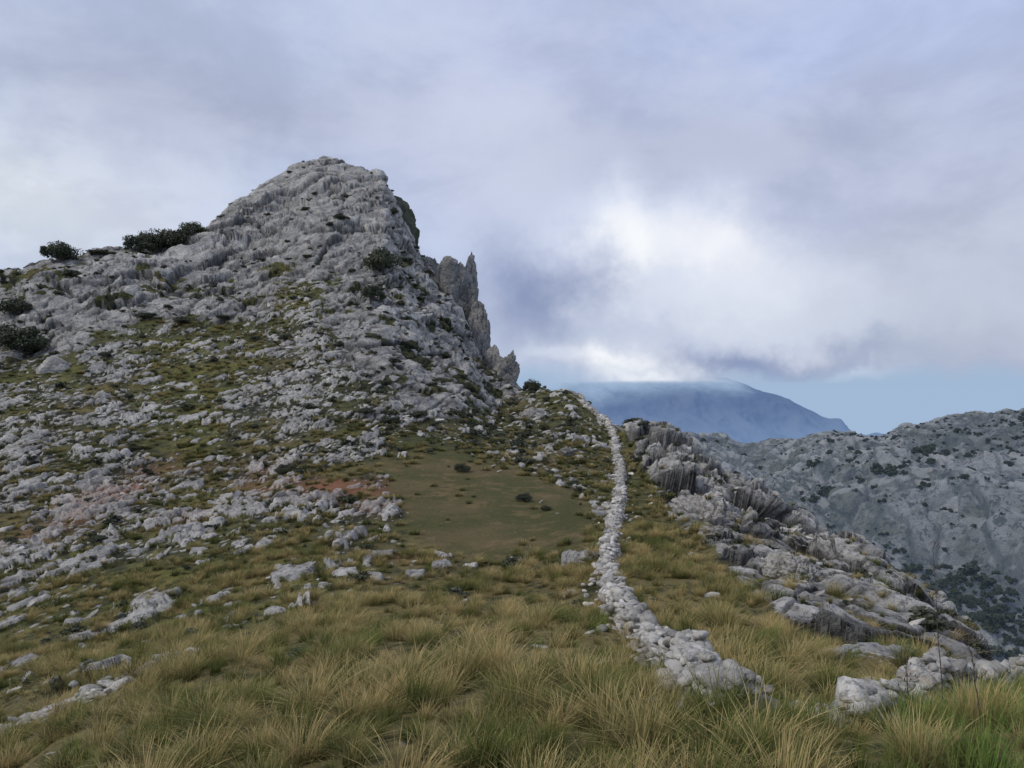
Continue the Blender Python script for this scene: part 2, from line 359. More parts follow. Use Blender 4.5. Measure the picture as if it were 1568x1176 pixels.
dens=dens*np.clip(1.5-dist/160,.4,1.4)
p,nn,i,j=sample(dens,13000)
n_=len(p);sz=.066*np.exp(rng.normal(0,.5,n_))*(.9+dist[i,j]/75);sz=np.clip(sz,.045,.45);sz=np.where(m_meadow[i,j]>.5,sz*.7,sz)
rot=np.stack([rng.normal(0,.3,n_),rng.normal(-.45,.3,n_),rng.normal(0,.6,n_)],-1)
sc=np.stack([sz*rng.uniform(1.1,2.6,n_),sz*rng.uniform(.8,1.3,n_),sz*rng.uniform(.35,.65,n_)],-1)
scatter('scattered_rocks',p+np.array([0,0,.05])*sc[:,2:3],rot,sc,rng.integers(0,12,n_),rockcoll)
# ------------------------------------------------------------ grass
def grassmat(name,t0,t1,b0,b1,r0=.36,r1=1.05):
    gmat,nt=newmat(name);b=NB(nt)
    at=b.n('ShaderNodeAttribute',attribute_name='tip');oi=b.n('ShaderNodeObjectInfo');geo=b.n('ShaderNodeNewGeometry')
    sp=b.n('ShaderNodeSeparateColor');b.l(at.outputs['Color'],sp.inputs[0])
    big=b.noise(geo.outputs['Position'],.16,2,.6)
    rnd=b.math('ADD',b.math('MULTIPLY',oi.outputs['Random'],.85),b.math('MULTIPLY',big,.55))
    rnd=b.math('ADD',rnd,b.math('MULTIPLY',b.math('SUBTRACT',sp.outputs[1],.5),.40))
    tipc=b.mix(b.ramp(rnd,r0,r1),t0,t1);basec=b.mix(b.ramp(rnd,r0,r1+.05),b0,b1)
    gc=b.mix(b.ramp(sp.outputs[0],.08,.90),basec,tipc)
    df=b.n('ShaderNodeBsdfPrincipled');b.l(gc,df.inputs['Base Color']);df.inputs['Roughness'].default_value=.7;df.inputs['Specular IOR Level'].default_value=.2
    tr=b.n('ShaderNodeBsdfTranslucent');b.l(gc,tr.inputs[0]);mx=b.n('ShaderNodeMixShader');mx.inputs[0].default_value=.3;b.l(df.outputs[0],mx.inputs[1]);b.l(tr.outputs[0],mx.inputs[2])
    o=b.n('ShaderNodeOutputMaterial');b.l(mx.outputs[0],o.inputs[0]);return gmat
gmat=grassmat('tussock_grass',(.13,.155,.034),(.60,.46,.21),(.038,.050,.012),(.17,.135,.05))
gmat2=grassmat('green_grass',(.15,.25,.05),(.34,.38,.10),(.055,.09,.02),(.13,.14,.038))
gmat3=grassmat('hillside_grass',(.095,.115,.030),(.42,.33,.135),(.032,.040,.013),(.12,.10,.042))
def tuft(seed,nb,L0,L1,wd,rad,lean):
    r=np.random.default_rng(seed)
    az=r.uniform(0,2*np.pi,nb);le=np.abs(r.normal(0,lean,nb));Ln=r.uniform(L0,L1,nb);rr=rad*np.sqrt(r.uniform(0,1,nb))
    a2_=az+r.normal(0,.5,nb)
    root=np.stack([rr*np.cos(az),rr*np.sin(az),np.zeros(nb)-.08],-1)
    dr=np.stack([np.cos(a2_),np.sin(a2_),np.zeros(nb)],-1);sd=np.stack([-np.sin(a2_),np.cos(a2_),np.zeros(nb)],-1)
    wind=np.array([.12,.0,0])
    V=[];T=[];ts=[0,.35,.7,1.0];g=r.uniform(0,1,nb)
    for t in ts:
        bend=le*(t**1.7)*1.1;up=Ln*(t-.28*le*t*t)
        c=root+dr*(Ln*bend)[:,None]+wind*(Ln*t*t)[:,None]+np.array([0,0,1])*up[:,None]
        w=wd*(1-t)**.6
        if t<1: V+= [c-sd*w,c+sd*w]
        else: V+=[c]
        T+=[t]*(2 if t<1 else 1)
    V=np.stack(V,1);nv=7
    base=(np.arange(nb)*nv)[:,None]
    q=np.concatenate([base+np.array([[0,1,3,2]]),base+np.array([[2,3,5,4]])],0);tt=base+np.array([[4,5,6]])
    me=mesh_from(f'tuft{seed}',V.reshape(-1,3),Fq=q,Ft=tt)
    attr(me,'tip',np.stack([np.tile(T,nb),np.repeat(g,nv),np.zeros(nb*nv),np.ones(nb*nv)],-1))
    return me
tufts=[tuft(k,150,.45,.95,.0075,.22,.55) for k in range(4)]+[tuft(10+k,140,.35,.75,.008,.30,.75) for k in range(3)]
tc=proto_coll('grass_tussock',tufts,gmat)
tufts2=[tuft(30+k,70,.35,.7,.020,.25,.6) for k in range(4)]
tc2=proto_coll('grass_tuft',tufts2,gmat3)
tc3=proto_coll('green_tuft',[tuft(60+k,90,.4,.9,.006,.25,.5) for k in range(3)],gmat2)
clump=np.clip(.6+1.9*fbm(X*.4,Y_*.4,Zz*.4+3,3),0,1.4)
near=(dist<36)
dens=nonveg*(1-.8*np.clip(rockv,0,1))*near*(4.5*clump+2.6+3*(dist<9))*(1-.3*m_scree)*(1-.6*red)*np.clip(1.35-dist/70,.5,1)
p,nn,i,j=sample(dens,24000);n_=len(p)
sz=rng.uniform(.25,.85,n_)*(.54+.42*clump[i,j])*np.clip(.5+dist[i,j]/16,.5,1.0)
rot=np.stack([rng.normal(0,.12,n_),rng.normal(0,.12,n_),rng.uniform(-1.2,1.2,n_)],-1)
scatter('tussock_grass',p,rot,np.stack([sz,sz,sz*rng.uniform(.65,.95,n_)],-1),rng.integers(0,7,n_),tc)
dens=(dist<8.5)*(dist>2.5)*(PX>1330)*7.0*clump+(dist<8)*(PX>900)*1.2+(dist<16)*.35
p,nn,i,j=sample(dens,1300);n_=len(p);sz=rng.uniform(.3,.6,n_)
scatter('green_grass',p,np.stack([rng.normal(0,.1,n_),rng.normal(0,.1,n_),rng.uniform(-.6,.6,n_)],-1),np.stack([sz,sz,sz],-1),rng.integers(0,3,n_),tc3)
dens=(1-.97*m_crag)*(1-.95*m_meadow)*(1-.85*np.clip(rockv,0,1))*(dist>=30)*(S<8.2)*(.25+1.3*clump)*(1-.7*red)*np.where(dist>70,.55+.6*m_green,1.7)*(1-.45*sm)
p,nn,i,j=sample(dens,27000);n_=len(p)
sz=rng.uniform(.35,.95,n_)*(.8+dist[i,j]/250)
rot=np.stack([rng.normal(0,.12,n_),rng.normal(0,.12,n_),rng.uniform(-3,3,n_)],-1)
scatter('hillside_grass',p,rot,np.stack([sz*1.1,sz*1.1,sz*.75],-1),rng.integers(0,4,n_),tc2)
print('grass',time.time()-T0)
# ------------------------------------------------------------ shrubs
lmat,nt=newmat('holm_oak_foliage');b=NB(nt);oi=b.n('ShaderNodeObjectInfo');geo=b.n('ShaderNodeNewGeometry')
n1=b.noise(geo.outputs['Position'],2.0,2,.6)
lc=b.mix(b.ramp(n1,.35,.65),(.020,.027,.015),(.050,.060,.028));lc=b.mix(b.math('MULTIPLY',oi.outputs['Random'],.4),lc,(.080,.080,.036))
bs=b.n('ShaderNodeBsdfPrincipled');b.l(lc,bs.inputs['Base Color']);bs.inputs['Roughness'].default_value=.7
o=b.n('ShaderNodeOutputMaterial');b.l(bs.outputs[0],o.inputs[0])
bmat,nt=newmat('bark');b=NB(nt);geo=b.n('ShaderNodeNewGeometry');bs=b.n('ShaderNodeBsdfPrincipled');b.l(b.mix(b.noise(geo.outputs['Position'],6),(.05,.04,.035),(.12,.1,.085)),bs.inputs['Base Color']);bs.inputs['Roughness'].default_value=.9
o=b.n('ShaderNodeOutputMaterial');b.l(bs.outputs[0],o.inputs[0])
def bushmesh(seed,nl,leaf,ncl,flat=.75,trunk=True):
    r=np.random.default_rng(seed)
    cl=r.normal(size=(ncl,3));cl/=np.linalg.norm(cl,axis=1,keepdims=True);cl*=r.uniform(.25,.72,ncl)[:,None];cl[:,2]=np.abs(cl[:,2])*flat+.35
    cr=r.uniform(.2,.42,ncl)
    k=r.integers(0,ncl,nl);d_=r.normal(size=(nl,3));d_/=np.linalg.norm(d_,axis=1,keepdims=True)
    c=cl[k]+d_*(cr[k]*r.uniform(.55,1.08,nl))[:,None]*np.array([1,1,.8])
    a=r.normal(size=(nl,3));a/=np.linalg.norm(a,axis=1,keepdims=True);bb=np.cross(a,d_+r.normal(0,.4,(nl,3)));bb/=np.linalg.norm(bb,axis=1,keepdims=True)+1e-6
    lz=leaf*r.uniform(.6,1.4,nl)[:,None]
    V=np.stack([c-a*lz,c+bb*lz*.6,c+a*lz,c-bb*lz*.6],1).reshape(-1,3);q=np.arange(nl*4).reshape(-1,4)
    nleaf=len(q)
    if trunk:
        VV=[V];QQ=[q];off=len(V)
        for m_ in range(min(ncl,9)+1):
            st=np.array([0,0,-.3]) if m_==0 else np.array([0,0,.15]);en=np.array([.03,.02,.3]) if m_==0 else cl[m_-1]
            r0=.07 if m_==0 else .045;r1=.05 if m_==0 else .015
            ax=en-st;ax/=np.linalg.norm(ax);sx=np.cross(ax,[.3,.9,.1]);sx/=np.linalg.norm(sx);sy=np.cross(ax,sx)
            ring=[]
            for t in range(3):
                f=t/2;cen=st+(en-st)*f+(sx*.04 if t==1 else 0);rr_=r0+(r1-r0)*f
                for a_ in range(6):
                    th_=a_*np.pi/3;ring.append(cen+rr_*(sx*np.cos(th_)+sy*np.sin(th_)))
            VV.append(np.array(ring))
            for t in range(2):
                for a_ in range(6):
                    QQ.append(np.array([[off+t*6+a_,off+t*6+(a_+1)%6,off+(t+1)*6+(a_+1)%6,off+(t+1)*6+a_]]))
            off+=18
        V=np.concatenate(VV);q=np.concatenate(QQ)
    me=mesh_from(f'bush{seed}',V,Fq=q)
    if trunk:
        me.materials.append(lmat);me.materials.append(bmat)
        mi=np.zeros(len(q),np.int32);mi[nleaf:]=1;me.polygons.foreach_set('material_index',mi)
    return me
bm_l=[bushmesh(50+k,3800,.045,16) for k in range(4)]
def bush(px,py,wpx,name='holm_oak_tree',hf=.75,k=0,sink=0.2):
    p_,_n=surf(px,py);r_=wpx/F*p_[1]/2*1.25
    ob=bpy.data.objects.new(name,bm_l[k%4]);scene.collection.objects.link(ob)
    ob.location=(p_[0],p_[1],p_[2]-sink*r_*.3);ob.scale=(r_*1.1,r_*1.1,r_*hf*1.2);ob.rotation_euler=(0,0,k*1.3)
for k,(a,bb,w,hf) in enumerate([(95,402,52,.9),(20,412,22,.5),(212,386,44,.8),(232,380,46,.9),(262,376,56,.85),(280,372,50,.8),(298,364,40,.8),(150,392,34,.35),(175,390,26,.35),(2,425,14,.6),(588,412,56,.95),(568,470,38,1.0),(18,480,50,.8),(28,532,74,.8),(327,428,26,.8),(110,428,30,.6),(345,334,26,.5),(520,350,22,.6),(470,330,16,.5),(815,602,30,.9),(800,602,12,.6),(970,668,44,.35),(1000,672,30,.4),(440,520,22,.6),(500,720,20,.7),(438,726,32,.7),(707,722,24,.8),(803,768,26,.7),(836,782,16,.9),(600,330,20,.7),(280,500,30,.5),(220,490,34,.5),(340,490,24,.5),(700,400,12,.6),(520,530,20,.6),(600,560,22,.5),(560,640,30,.5),(600,650,36,.5),(640,645,30,.5),(390,520,20,.5),(1100,870,30,.6),(1180,900,26,.6)]):
    bush(a,bb,w,hf=hf,k=k)
sh=[bushmesh(80+k,420,.11,7,trunk=False) for k in range(5)];shc=proto_coll('shrub',sh,lmat)
dens=.13*sm+.13*m_ridge+.040*(PX>560)*(PX<1300)*(PY<880)+.035*m_crag*(PY>380)+.010*m_crag+.022*(PY>560)
dens=dens*(1+3.5*polymask(wx,wy,[(580,640),(700,640),(790,640),(850,700),(905,770),(860,760),(790,705),(640,690),(580,690)],10)+2.5*sstep(.05,.4,-streak))*(dist>14)*(1-.98*m_meadow)
p,nn,i,j=sample(dens,11000);n_=len(p);sz=.22*np.exp(rng.normal(0,.5,n_))*(.8+dist[i,j]/115)
scatter('hillside_shrubs',p,np.stack([np.zeros(n_),np.zeros(n_),rng.uniform(0,6,n_)],-1),np.stack([sz*1.2,sz*1.2,sz*.8],-1),rng.integers(0,5,n_),shc)
# ------------------------------------------------------------ dry stone walls
def stones_mesh(name,cent,dims,rotz,tilt,seed,sub=2):
    r=np.random.default_rng(seed);protos=[rockshape(sub,seed+200+k,7,.04) for k in range(14)]
    VV=[];FF=[];off=0
    for c,d_,rz,tl in zip(cent,dims,rotz,tilt):
        v,f=protos[r.integers(0,14)]
        v=v*d_;ct,st=math.cos(tl),math.sin(tl);v=np.stack([v[:,0]*ct+v[:,2]*st,v[:,1],-v[:,0]*st+v[:,2]*ct],-1)
        cz,sz_=math.cos(rz),math.sin(rz);v=np.stack([v[:,0]*cz-v[:,1]*sz_,v[:,0]*sz_+v[:,1]*cz,v[:,2]],-1)
        VV.append(v+c);FF.append(f+off);off+=len(v)
    return mesh_from(name,np.concatenate(VV),Ft=np.concatenate(FF))
def wall(path,name,width,height,seed,rubble=.35):
    r=np.random.default_rng(seed)
    pts=np.array([surf(a,bb)[0] for a,bb in path])
    L=np.concatenate([[0],np.cumsum(np.linalg.norm(np.diff(pts,axis=0),axis=1))])
    cent=[];dims=[];rz=[];tl=[];sstp=0.0
    while sstp<L[-1]:
        d_loc=np.interp(sstp,L,pts[:,1]);g=1+d_loc/70;step=.085*g
        q=np.array([np.interp(sstp,L,pts[:,k]) for k in range(3)]);q2=np.array([np.interp(min(sstp+.5,L[-1]),L,pts[:,k]) for k in range(3)])-np.array([np.interp(max(sstp-.5,0),L,pts[:,k]) for k in range(3)])
        t=q2/np.linalg.norm(q2);side=np.array([-t[1],t[0],0]);side/=np.linalg.norm(side)
        q=q+side*(.08*math.sin(sstp*1.1+seed)+.05*math.sin(sstp*2.9))
        hh=height*max(.3,.85+.3*math.sin(sstp*.7+seed)+.22*math.sin(sstp*2.3)+r.uniform(-.15,.15))
        nl=max(1,int(hh/(.085*g)));az=math.atan2(t[1],t[0])
        for l_ in range(nl+1):
            zz=-.02+hh*l_/nl;wd=width*(.5-.14*l_/nl)
            for sgn in (-1,-.35,.35,1):
                if r.uniform()<.12: continue
                sz=min(r.lognormal(math.log(.060),.42),.14)*g
                cent.append(q+side*(sgn*wd*r.uniform(.75,1.12)+r.normal(0,.035))+t*r.uniform(-.06,.06)+np.array([0,0,zz+r.normal(0,.025)]))
                dims.append([sz*r.uniform(1,2.0),sz*r.uniform(.8,1.1),sz*r.uniform(.42,.8)]);rz.append(az+r.normal(0,.7));tl.append(r.normal(0,.32))
        if r.uniform()<rubble:
            sz=r.uniform(.04,.11);off=side*r.choice([-1,1])*(width*.6+abs(r.normal(0,.35)))
            cent.append(q+off+np.array([0,0,.02]));dims.append([sz*1.3,sz,sz*.7]);rz.append(r.uniform(0,6));tl.append(r.normal(0,.3))
        sstp+=step
    print(name,len(cent))
    return add_obj(name,stones_mesh(name,cent,dims,rz,tl,seed),wmat)
wall([(860,600),(900,626),(922,642),(937,660),(943,690),(949,720),(951,745),(946,780),(940,812),(934,845),(931,875),(936,905),(950,935),(968,962),(992,990),(1012,1012),(1035,1038),(1070,1064),(1110,1088),(1160,1108)],'dry_stone_wall',.42,.38,3)
wall([(1292,1110),(1330,1102),(1370,1094),(1420,1086),(1465,1076),(1510,1064),(1568,1048),(1700,1048),(1900,1048)],'dry_stone_wall',.32,.36,5)
wall([(-60,1140),(0,1122),(60,1098),(120,1078),(180,1050),(250,1022),(300,1005)],'dry_stone_wall',.45,.12,9,.9)
# ------------------------------------------------------------ crags and outcrops
def cragmat(name,lo,mid,hi):
    cmat,nt=newmat(name);b=NB(nt);geo=b.n('ShaderNodeNewGeometry');pos=geo.outputs['Position']
    v=b.n('ShaderNodeValue');v.outputs[0].default_value=.5
    rc=rock_color(b,pos,v.outputs[0],lo,mid,hi);bs=b.n('ShaderNodeBsdfPrincipled');b.l(rc,bs.inputs['Base Color']);bs.inputs['Roughness'].default_value=.95;bs.inputs['Specular IOR Level'].default_value=.1
    bm=b.n('ShaderNodeBump');bm.inputs['Strength'].default_value=.9;bm.inputs['Distance'].default_value=1.0
    b.l(b.noise(pos,1.0,6,.72),bm.inputs['Height']);b.l(bm.outputs[0],bs.inputs['Normal'])
    o=b.n('ShaderNodeOutputMaterial');b.l(bs.outputs[0],o.inputs[0]);return cmat
cmat=cragmat('crag_limestone',(.08,.08,.08),(.22,.215,.21),(.38,.365,.34))
vmat=cragmat('overgrown_cliff',(.04,.05,.03),(.08,.095,.05),(.15,.15,.12))
omat=cragmat('outcrop_limestone',(.19,.185,.175),(.42,.405,.375),(.62,.59,.54))
def crag(name,px,py,d,w,h,dep,seed,rot=(0,0,0),sub=6,amp=.12,strata=3,planes=18,sc=(1,1,1),mt=None):
    Vr,Fr=rockshape(sub,seed,planes,amp,strata,2.2,sc)
    me=mesh_from(name,Vr,Ft=Fr);ob=add_obj(name,me,mt or rmat)
    ob.location=((px-CX)/F*d,d,-(py-CY)/F*d);k=d/F/2*1.1
    ob.scale=(w*k,dep*k,h*k);ob.rotation_euler=rot
    return ob
tall=(.9,.9,1.8)
for (a,bb,d,w,h,sd_,ry) in [(690,492,156,60,150,11,-.2),(706,480,156,34,150,31,-.12),(712,505,154,42,130,19,-.14),(676,470,160,46,100,13,-.1),(724,530,150,36,120,24,-.12),(737,552,146,30,90,25,-.1),(686,436,157,20,60,26,.05),(722,470,153,20,90,37,-.1),(772,588,128,36,92,14,-.3),(757,578,132,32,84,15,-.25),(784,598,124,26,50,28,-.3),(655,418,166,26,60,29,-.2)]:
    crag('rock_pinnacle',a,bb,d,w,h,w*1.2,sd_,(0,ry,sd_*.7),6,.13,1.6,12,tall,cmat)
crag('overgrown_cliff',612,352,186,46,110,40,33,(0,-.42,.2),6,.10,1.6,12,tall,vmat)
crag('boulder',84,570,93,60,38,50,21,(0,-.25,.1),5,.06,2,10)
for k,(a,bb,d,w,h,ry) in enumerate([(1085,808,39,100,60,.6),(1055,788,42,60,36,.5),(1140,776,55,80,50,.5),(1110,840,33,70,46,.6),(1130,815,44,90,44,.7),(1155,850,36,80,40,.6),(1205,885,27,60,64,.3),(1200,858,34,100,40,.6),(1235,925,24,110,46,.7),(1260,895,29,110,40,.6),(1290,965,20,120,48,.55),(1330,950,23,110,42,.5),(1370,1000,18.5,120,50,.5),(1420,985,22,120,52,.75),(1395,955,27,120,44,.7),(1335,1015,14.5,44,40,.4),(1300,898,34,130,34,.5),(1350,920,31,120,34,.6),(1240,850,40,110,34,.5),(1190,820,45,90,34,.5),(1450,1020,19,90,36,.6),(1020,690,76,70,24,.5),(1060,725,66,60,26,.5),(1090,748,60,70,26,.5),(870,690,60,30,14,.1),(815,640,88,50,24,.2)]):
    crag('limestone_outcrop',a,bb,d,w,h,h*1.3,300+k,(0,ry,.2*k%1),6,.20,4,10,(1.5,1,1),omat)
# ------------------------------------------------------------ distant hills
def sheet(rows,pxs,rowcounts):
    assert len(rowcounts)==len(rows)-1
    ks=[]
    for T in rows:
        T=np.array(T,float);r=pchip(T[:,0],T[:,1:],pxs);ks.append((-(r[:,0]-CY)/F*r[:,1],r[:,1]))
    Zk=np.array([k[0] for k in ks]);Dk=np.log(np.array([k[1] for k in ks]))
    ss=np.concatenate([np.linspace(i,i+1,c,endpoint=False) for i,c in enumerate(rowcounts)]+[[len(rowcounts)]])
    z=pchip(np.arange(len(ks)),Zk,ss);d=np.exp(pchip(np.arange(len(ks)),Dk,ss))
    return np.stack([((pxs-CX)/F)[None,:]*d,d,z],-1),ss
pxs=np.linspace(860,2300,1000)
rows=[[(860,1150,170),(1300,1150,180),(1568,1100,190),(2300,1100,170)],
 [(860,1000,280),(1180,960,320),(1400,960,260),(1568,950,230),(2300,930,210)],
 [(860,850,400),(1100,850,430),(1190,860,470),(1300,830,370),(1568,850,310),(2300,800,280)],
 [(860,770,560),(1100,770,590),(1190,810,600),(1300,755,470),(1568,750,420),(2300,690,380)],
 [(860,715,700),(1100,715,700),(1180,750,700),(1260,715,640),(1400,700,560),(1568,690,520),(2300,600,480)],
 [(860,655,900),(1020,659,900),(1060,662,890),(1100,666,900),(1145,680,900),(1180,672,880),(1230,669,840),(1265,664,820),(1300,667,800),(1355,670,780),(1385,654,750),(1420,648,735),(1450,640,720),(1500,636,700),(1568,626,660),(2300,560,600)],
 [(860,760,1100),(1300,760,1000),(2300,700,800)]]
HP,hs=sheet(rows,pxs,[60,140,150,160,160,30])
HN=normals(HP);HN*=np.sign(HN[...,2:3]+1e-9)
x,y,z=HP[...,0],HP[...,1],HP[...,2]
hw=fbm(x*.008,y*.008,z*.008,3)
big=ridged((x+.5*y)*.0075+hw*.6,(y-.5*x)*.0035,z*.004,4,.5)
hr=ridged((x+.5*y)*.022+hw,(y-.5*x)*.012,z*.008,4,.55);f1,f2,ii_=worley(x*.05+z*.03,y*.035,z*.10);g1_,g2_,i2_=worley(x*.14,y*.10,z*.22)
fade=1-.80*sstep(3.4,4.9,hs)[:,None];fd2=1-.25*sstep(4.0,5,hs)[:,None]
HP2=HP+HN*((big-.5)*34*fade+(hr-.5)*12*np.maximum(fade,.6)+((ii_-.5)*6+(i2_-.5)*3-1.8*(1-sstep(0,.15,f2-f1)))*fd2)[...,None]
hme=mesh_from('hills',HP2.reshape(-1,3),Fq=gridfaces(*HP2.shape[:2]))
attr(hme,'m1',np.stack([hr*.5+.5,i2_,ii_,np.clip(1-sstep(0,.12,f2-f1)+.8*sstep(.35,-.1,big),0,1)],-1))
hm,nt=newmat('haze_tinted_limestone_hill');b=NB(nt);geo=b.n('ShaderNodeNewGeometry');pos=geo.outputs['Position']
a1=b.n('ShaderNodeAttribute',attribute_name='m1');sp=b.n('ShaderNodeSeparateColor');b.l(a1.outputs[0],sp.inputs[0])
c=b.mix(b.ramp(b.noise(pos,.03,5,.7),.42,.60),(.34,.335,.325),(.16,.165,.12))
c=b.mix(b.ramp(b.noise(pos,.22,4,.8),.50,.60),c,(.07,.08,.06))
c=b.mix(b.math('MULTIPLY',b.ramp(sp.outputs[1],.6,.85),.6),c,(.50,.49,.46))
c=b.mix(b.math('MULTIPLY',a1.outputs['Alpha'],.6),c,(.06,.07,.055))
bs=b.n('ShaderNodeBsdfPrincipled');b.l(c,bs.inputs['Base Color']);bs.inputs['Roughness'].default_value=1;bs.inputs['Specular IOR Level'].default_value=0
bs.inputs['Emission Color'].default_value=(.34,.46,.68,1);bs.inputs['Emission Strength'].default_value=.12  # faint blue emission painted in as aerial haze over the rock
bm=b.n('ShaderNodeBump');bm.inputs['Strength'].default_value=1;bm.inputs['Distance'].default_value=9;b.l(b.noise(pos,.16,6,.75),bm.inputs['Height']);b.l(bm.outputs[0],bs.inputs['Normal'])
o=b.n('ShaderNodeOutputMaterial');b.l(bs.outputs[0],o.inputs[0])
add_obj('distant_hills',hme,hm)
NT=3600
hd=np.linalg.norm(np.cross(HP[1:,:-1]-HP[:-1,:-1],HP[:-1,1:]-HP[:-1,:-1]),axis=2)*np.clip(.6+1.6*hw[:-1,:-1],.1,2)*(hs[:-1,None]<5)*(.25+sstep(1150,1500,pxs[None,:-1]))*(pxs[None,:-1]<1750)*(1-.6*sstep(4,5,hs[:-1,None]))*(.5+2.2*sstep(2.6,1.6,hs[:-1,None]))
cc=np.cumsum(hd.ravel());ii2=np.searchsorted(cc,rng.uniform(0,cc[-1],NT));i,j=np.divmod(ii2,HP.shape[1]-1)
pt=HP2[i,j];sz=1.9*np.exp(rng.normal(0,.45,NT))
hl,nt=newmat('haze_tinted_foliage');b=NB(nt);bs=b.n('ShaderNodeBsdfPrincipled');geo=b.n('ShaderNodeNewGeometry');b.l(b.mix(b.noise(geo.outputs['Position'],.6),(.02,.032,.02),(.05,.065,.035)),bs.inputs['Base Color']);bs.inputs['Roughness'].default_value=1
bs.inputs['Emission Color'].default_value=(.33,.47,.72,1);bs.inputs['Emission Strength'].default_value=.035  # bluish glow in the leaves stands in for distance haze
o=b.n('ShaderNodeOutputMaterial');b.l(bs.outputs[0],o.inputs[0])
dc=proto_coll('distant_tree',[bushmesh(120+k,420,.13,8,trunk=False) for k in range(3)],hl)
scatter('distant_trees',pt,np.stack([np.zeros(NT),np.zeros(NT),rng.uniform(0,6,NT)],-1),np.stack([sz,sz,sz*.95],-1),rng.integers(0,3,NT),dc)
# far blue mountain
pxs=np.linspace(560,1420,400)
rows=[[(560,690,6800),(1420,690,6800)],[(560,600,8000),(780,630,8000),(1100,650,8000),(1320,672,8000),(1420,676,8000)],
 [(560,500,9000),(780,530,9000),(860,545,9000),(940,555,9000),(1000,568,9000),(1100,580,9000),(1200,610,9000),(1240,630,9000),(1270,642,9000),(1285,642,9000),(1300,658,9000),(1330,674,9000),(1420,678,9000)],
 [(560,640,10500),(1420,690,10500)]]
MP,ms=sheet(rows,pxs,[30,70,30]);MN=normals(MP);MN*=np.sign(MN[...,2:3]+1e-9)
MP=MP+MN*((ridged(MP[...,0]*.0012,MP[...,1]*.0010,MP[...,2]*.0006,5)-.4)*130*(1-.6*sstep(1.6,2,ms)[:,None]))[...,None]
def lin(c): return tuple(((v/255)/12.92 if v/255<.04045 else (((v/255)+.055)/1.055)**2.4) for v in c)
mm,nt=newmat('far_mountain_in_haze');b=NB(nt);geo=b.n('ShaderNodeNewGeometry');pos=geo.outputs['Position']
sx=b.n('ShaderNodeSeparateXYZ');b.l(pos,sx.inputs[0])
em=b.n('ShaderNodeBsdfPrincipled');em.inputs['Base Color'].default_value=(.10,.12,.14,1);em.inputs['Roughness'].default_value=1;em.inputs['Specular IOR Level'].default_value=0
b.l(b.mix(b.ramp(sx.outputs[2],-150,-750),lin((72,98,146)),lin((104,136,180))),em.inputs['Emission Color']);em.inputs['Emission Strength'].default_value=.68  # haze painted as blue emission, paler lower down
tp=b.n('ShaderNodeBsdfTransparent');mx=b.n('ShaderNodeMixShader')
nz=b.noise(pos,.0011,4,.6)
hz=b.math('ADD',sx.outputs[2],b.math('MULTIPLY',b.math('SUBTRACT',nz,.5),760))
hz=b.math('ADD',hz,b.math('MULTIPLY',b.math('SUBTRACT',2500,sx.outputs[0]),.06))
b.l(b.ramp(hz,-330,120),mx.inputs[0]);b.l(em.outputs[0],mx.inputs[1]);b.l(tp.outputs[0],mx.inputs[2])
o=b.n('ShaderNodeOutputMaterial');b.l(mx.outputs[0],o.inputs[0])
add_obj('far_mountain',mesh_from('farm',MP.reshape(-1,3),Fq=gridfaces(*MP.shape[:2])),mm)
# sea
a_=np.linspace(0,2*np.pi,97)[:-1];rad=np.array([0,3000,20000,200000])
SV=[[0,0,-700]]+[[r_*math.cos(t),r_*math.sin(t),-700] for r_ in rad[1:] for t in a_]
tri=[[0,1+k,1+(k+1)%96] for k in range(96)];qd=[[1+r_*96+k,1+(r_+1)*96+k,1+(r_+1)*96+(k+1)%96,1+r_*96+(k+1)%96] for r_ in range(2) for k in range(96)]
sm_,nt=newmat('hazy_sea');b=NB(nt);bs=b.n('ShaderNodeBsdfPrincipled');bs.inputs['Base Color'].default_value=(.02,.025,.03,1);bs.inputs['Roughness'].default_value=1;bs.inputs['Specular IOR Level'].default_value=0
bs.inputs['Emission Color'].default_value=(*lin((160,184,212)),1);bs.inputs['Emission Strength'].default_value=.97  # sea surface glows in the horizon colour, haze put into the material
o=b.n('ShaderNodeOutputMaterial');b.l(bs.outputs[0],o.inputs[0])
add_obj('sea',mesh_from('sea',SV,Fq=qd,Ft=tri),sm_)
# dry flower stalks near the camera
def stalk(px,py,h,seed):
    r=np.random.default_rng(seed);p_,_=surf(px,py);VV=[];FF=[];off=0
    def tube(a,bq,r0,r1):
        nonlocal off
        a=np.array(a,float);bq=np.array(bq,float);ax=(bq-a)/np.linalg.norm(bq-a);sx=np.cross(ax,[.2,.9,.3]);sx/=np.linalg.norm(sx);sy=np.cross(ax,sx)
        for c,rr in ((a,r0),(bq,r1)):
            for k in range(5): VV.append(c+rr*(sx*math.cos(k*1.2566)+sy*math.sin(k*1.2566)))
        for k in range(5): FF.append([off+k,off+(k+1)%5,off+5+(k+1)%5,off+5+k])
        off+=10
    pr=np.array([0,0,-.05])
    for k in range(8):
        nx=np.array([-.012*k+r.normal(0,.006),r.normal(0,.006),h*(k+1)/8]);tube(pr,nx,.006*(1-k/12),.006*(1-(k+1)/12));pr=nx
        if k>2:
            for q in range(4):
                e=nx+np.array([r.normal(0,.035),r.normal(0,.035),r.uniform(.01,.06)]);tube(nx,e,.002,.002);tube(e,e+[0,0,.018],.007,.003)
    me=mesh_from('stalk',np.array(VV),Fq=np.array(FF));ob=add_obj('dry_flower_stalk',me,bmat);ob.location=p_
stalk(1442,1110,1.6,1);stalk(1500,1120,.8,2);stalk(1398,1108,.6,3)
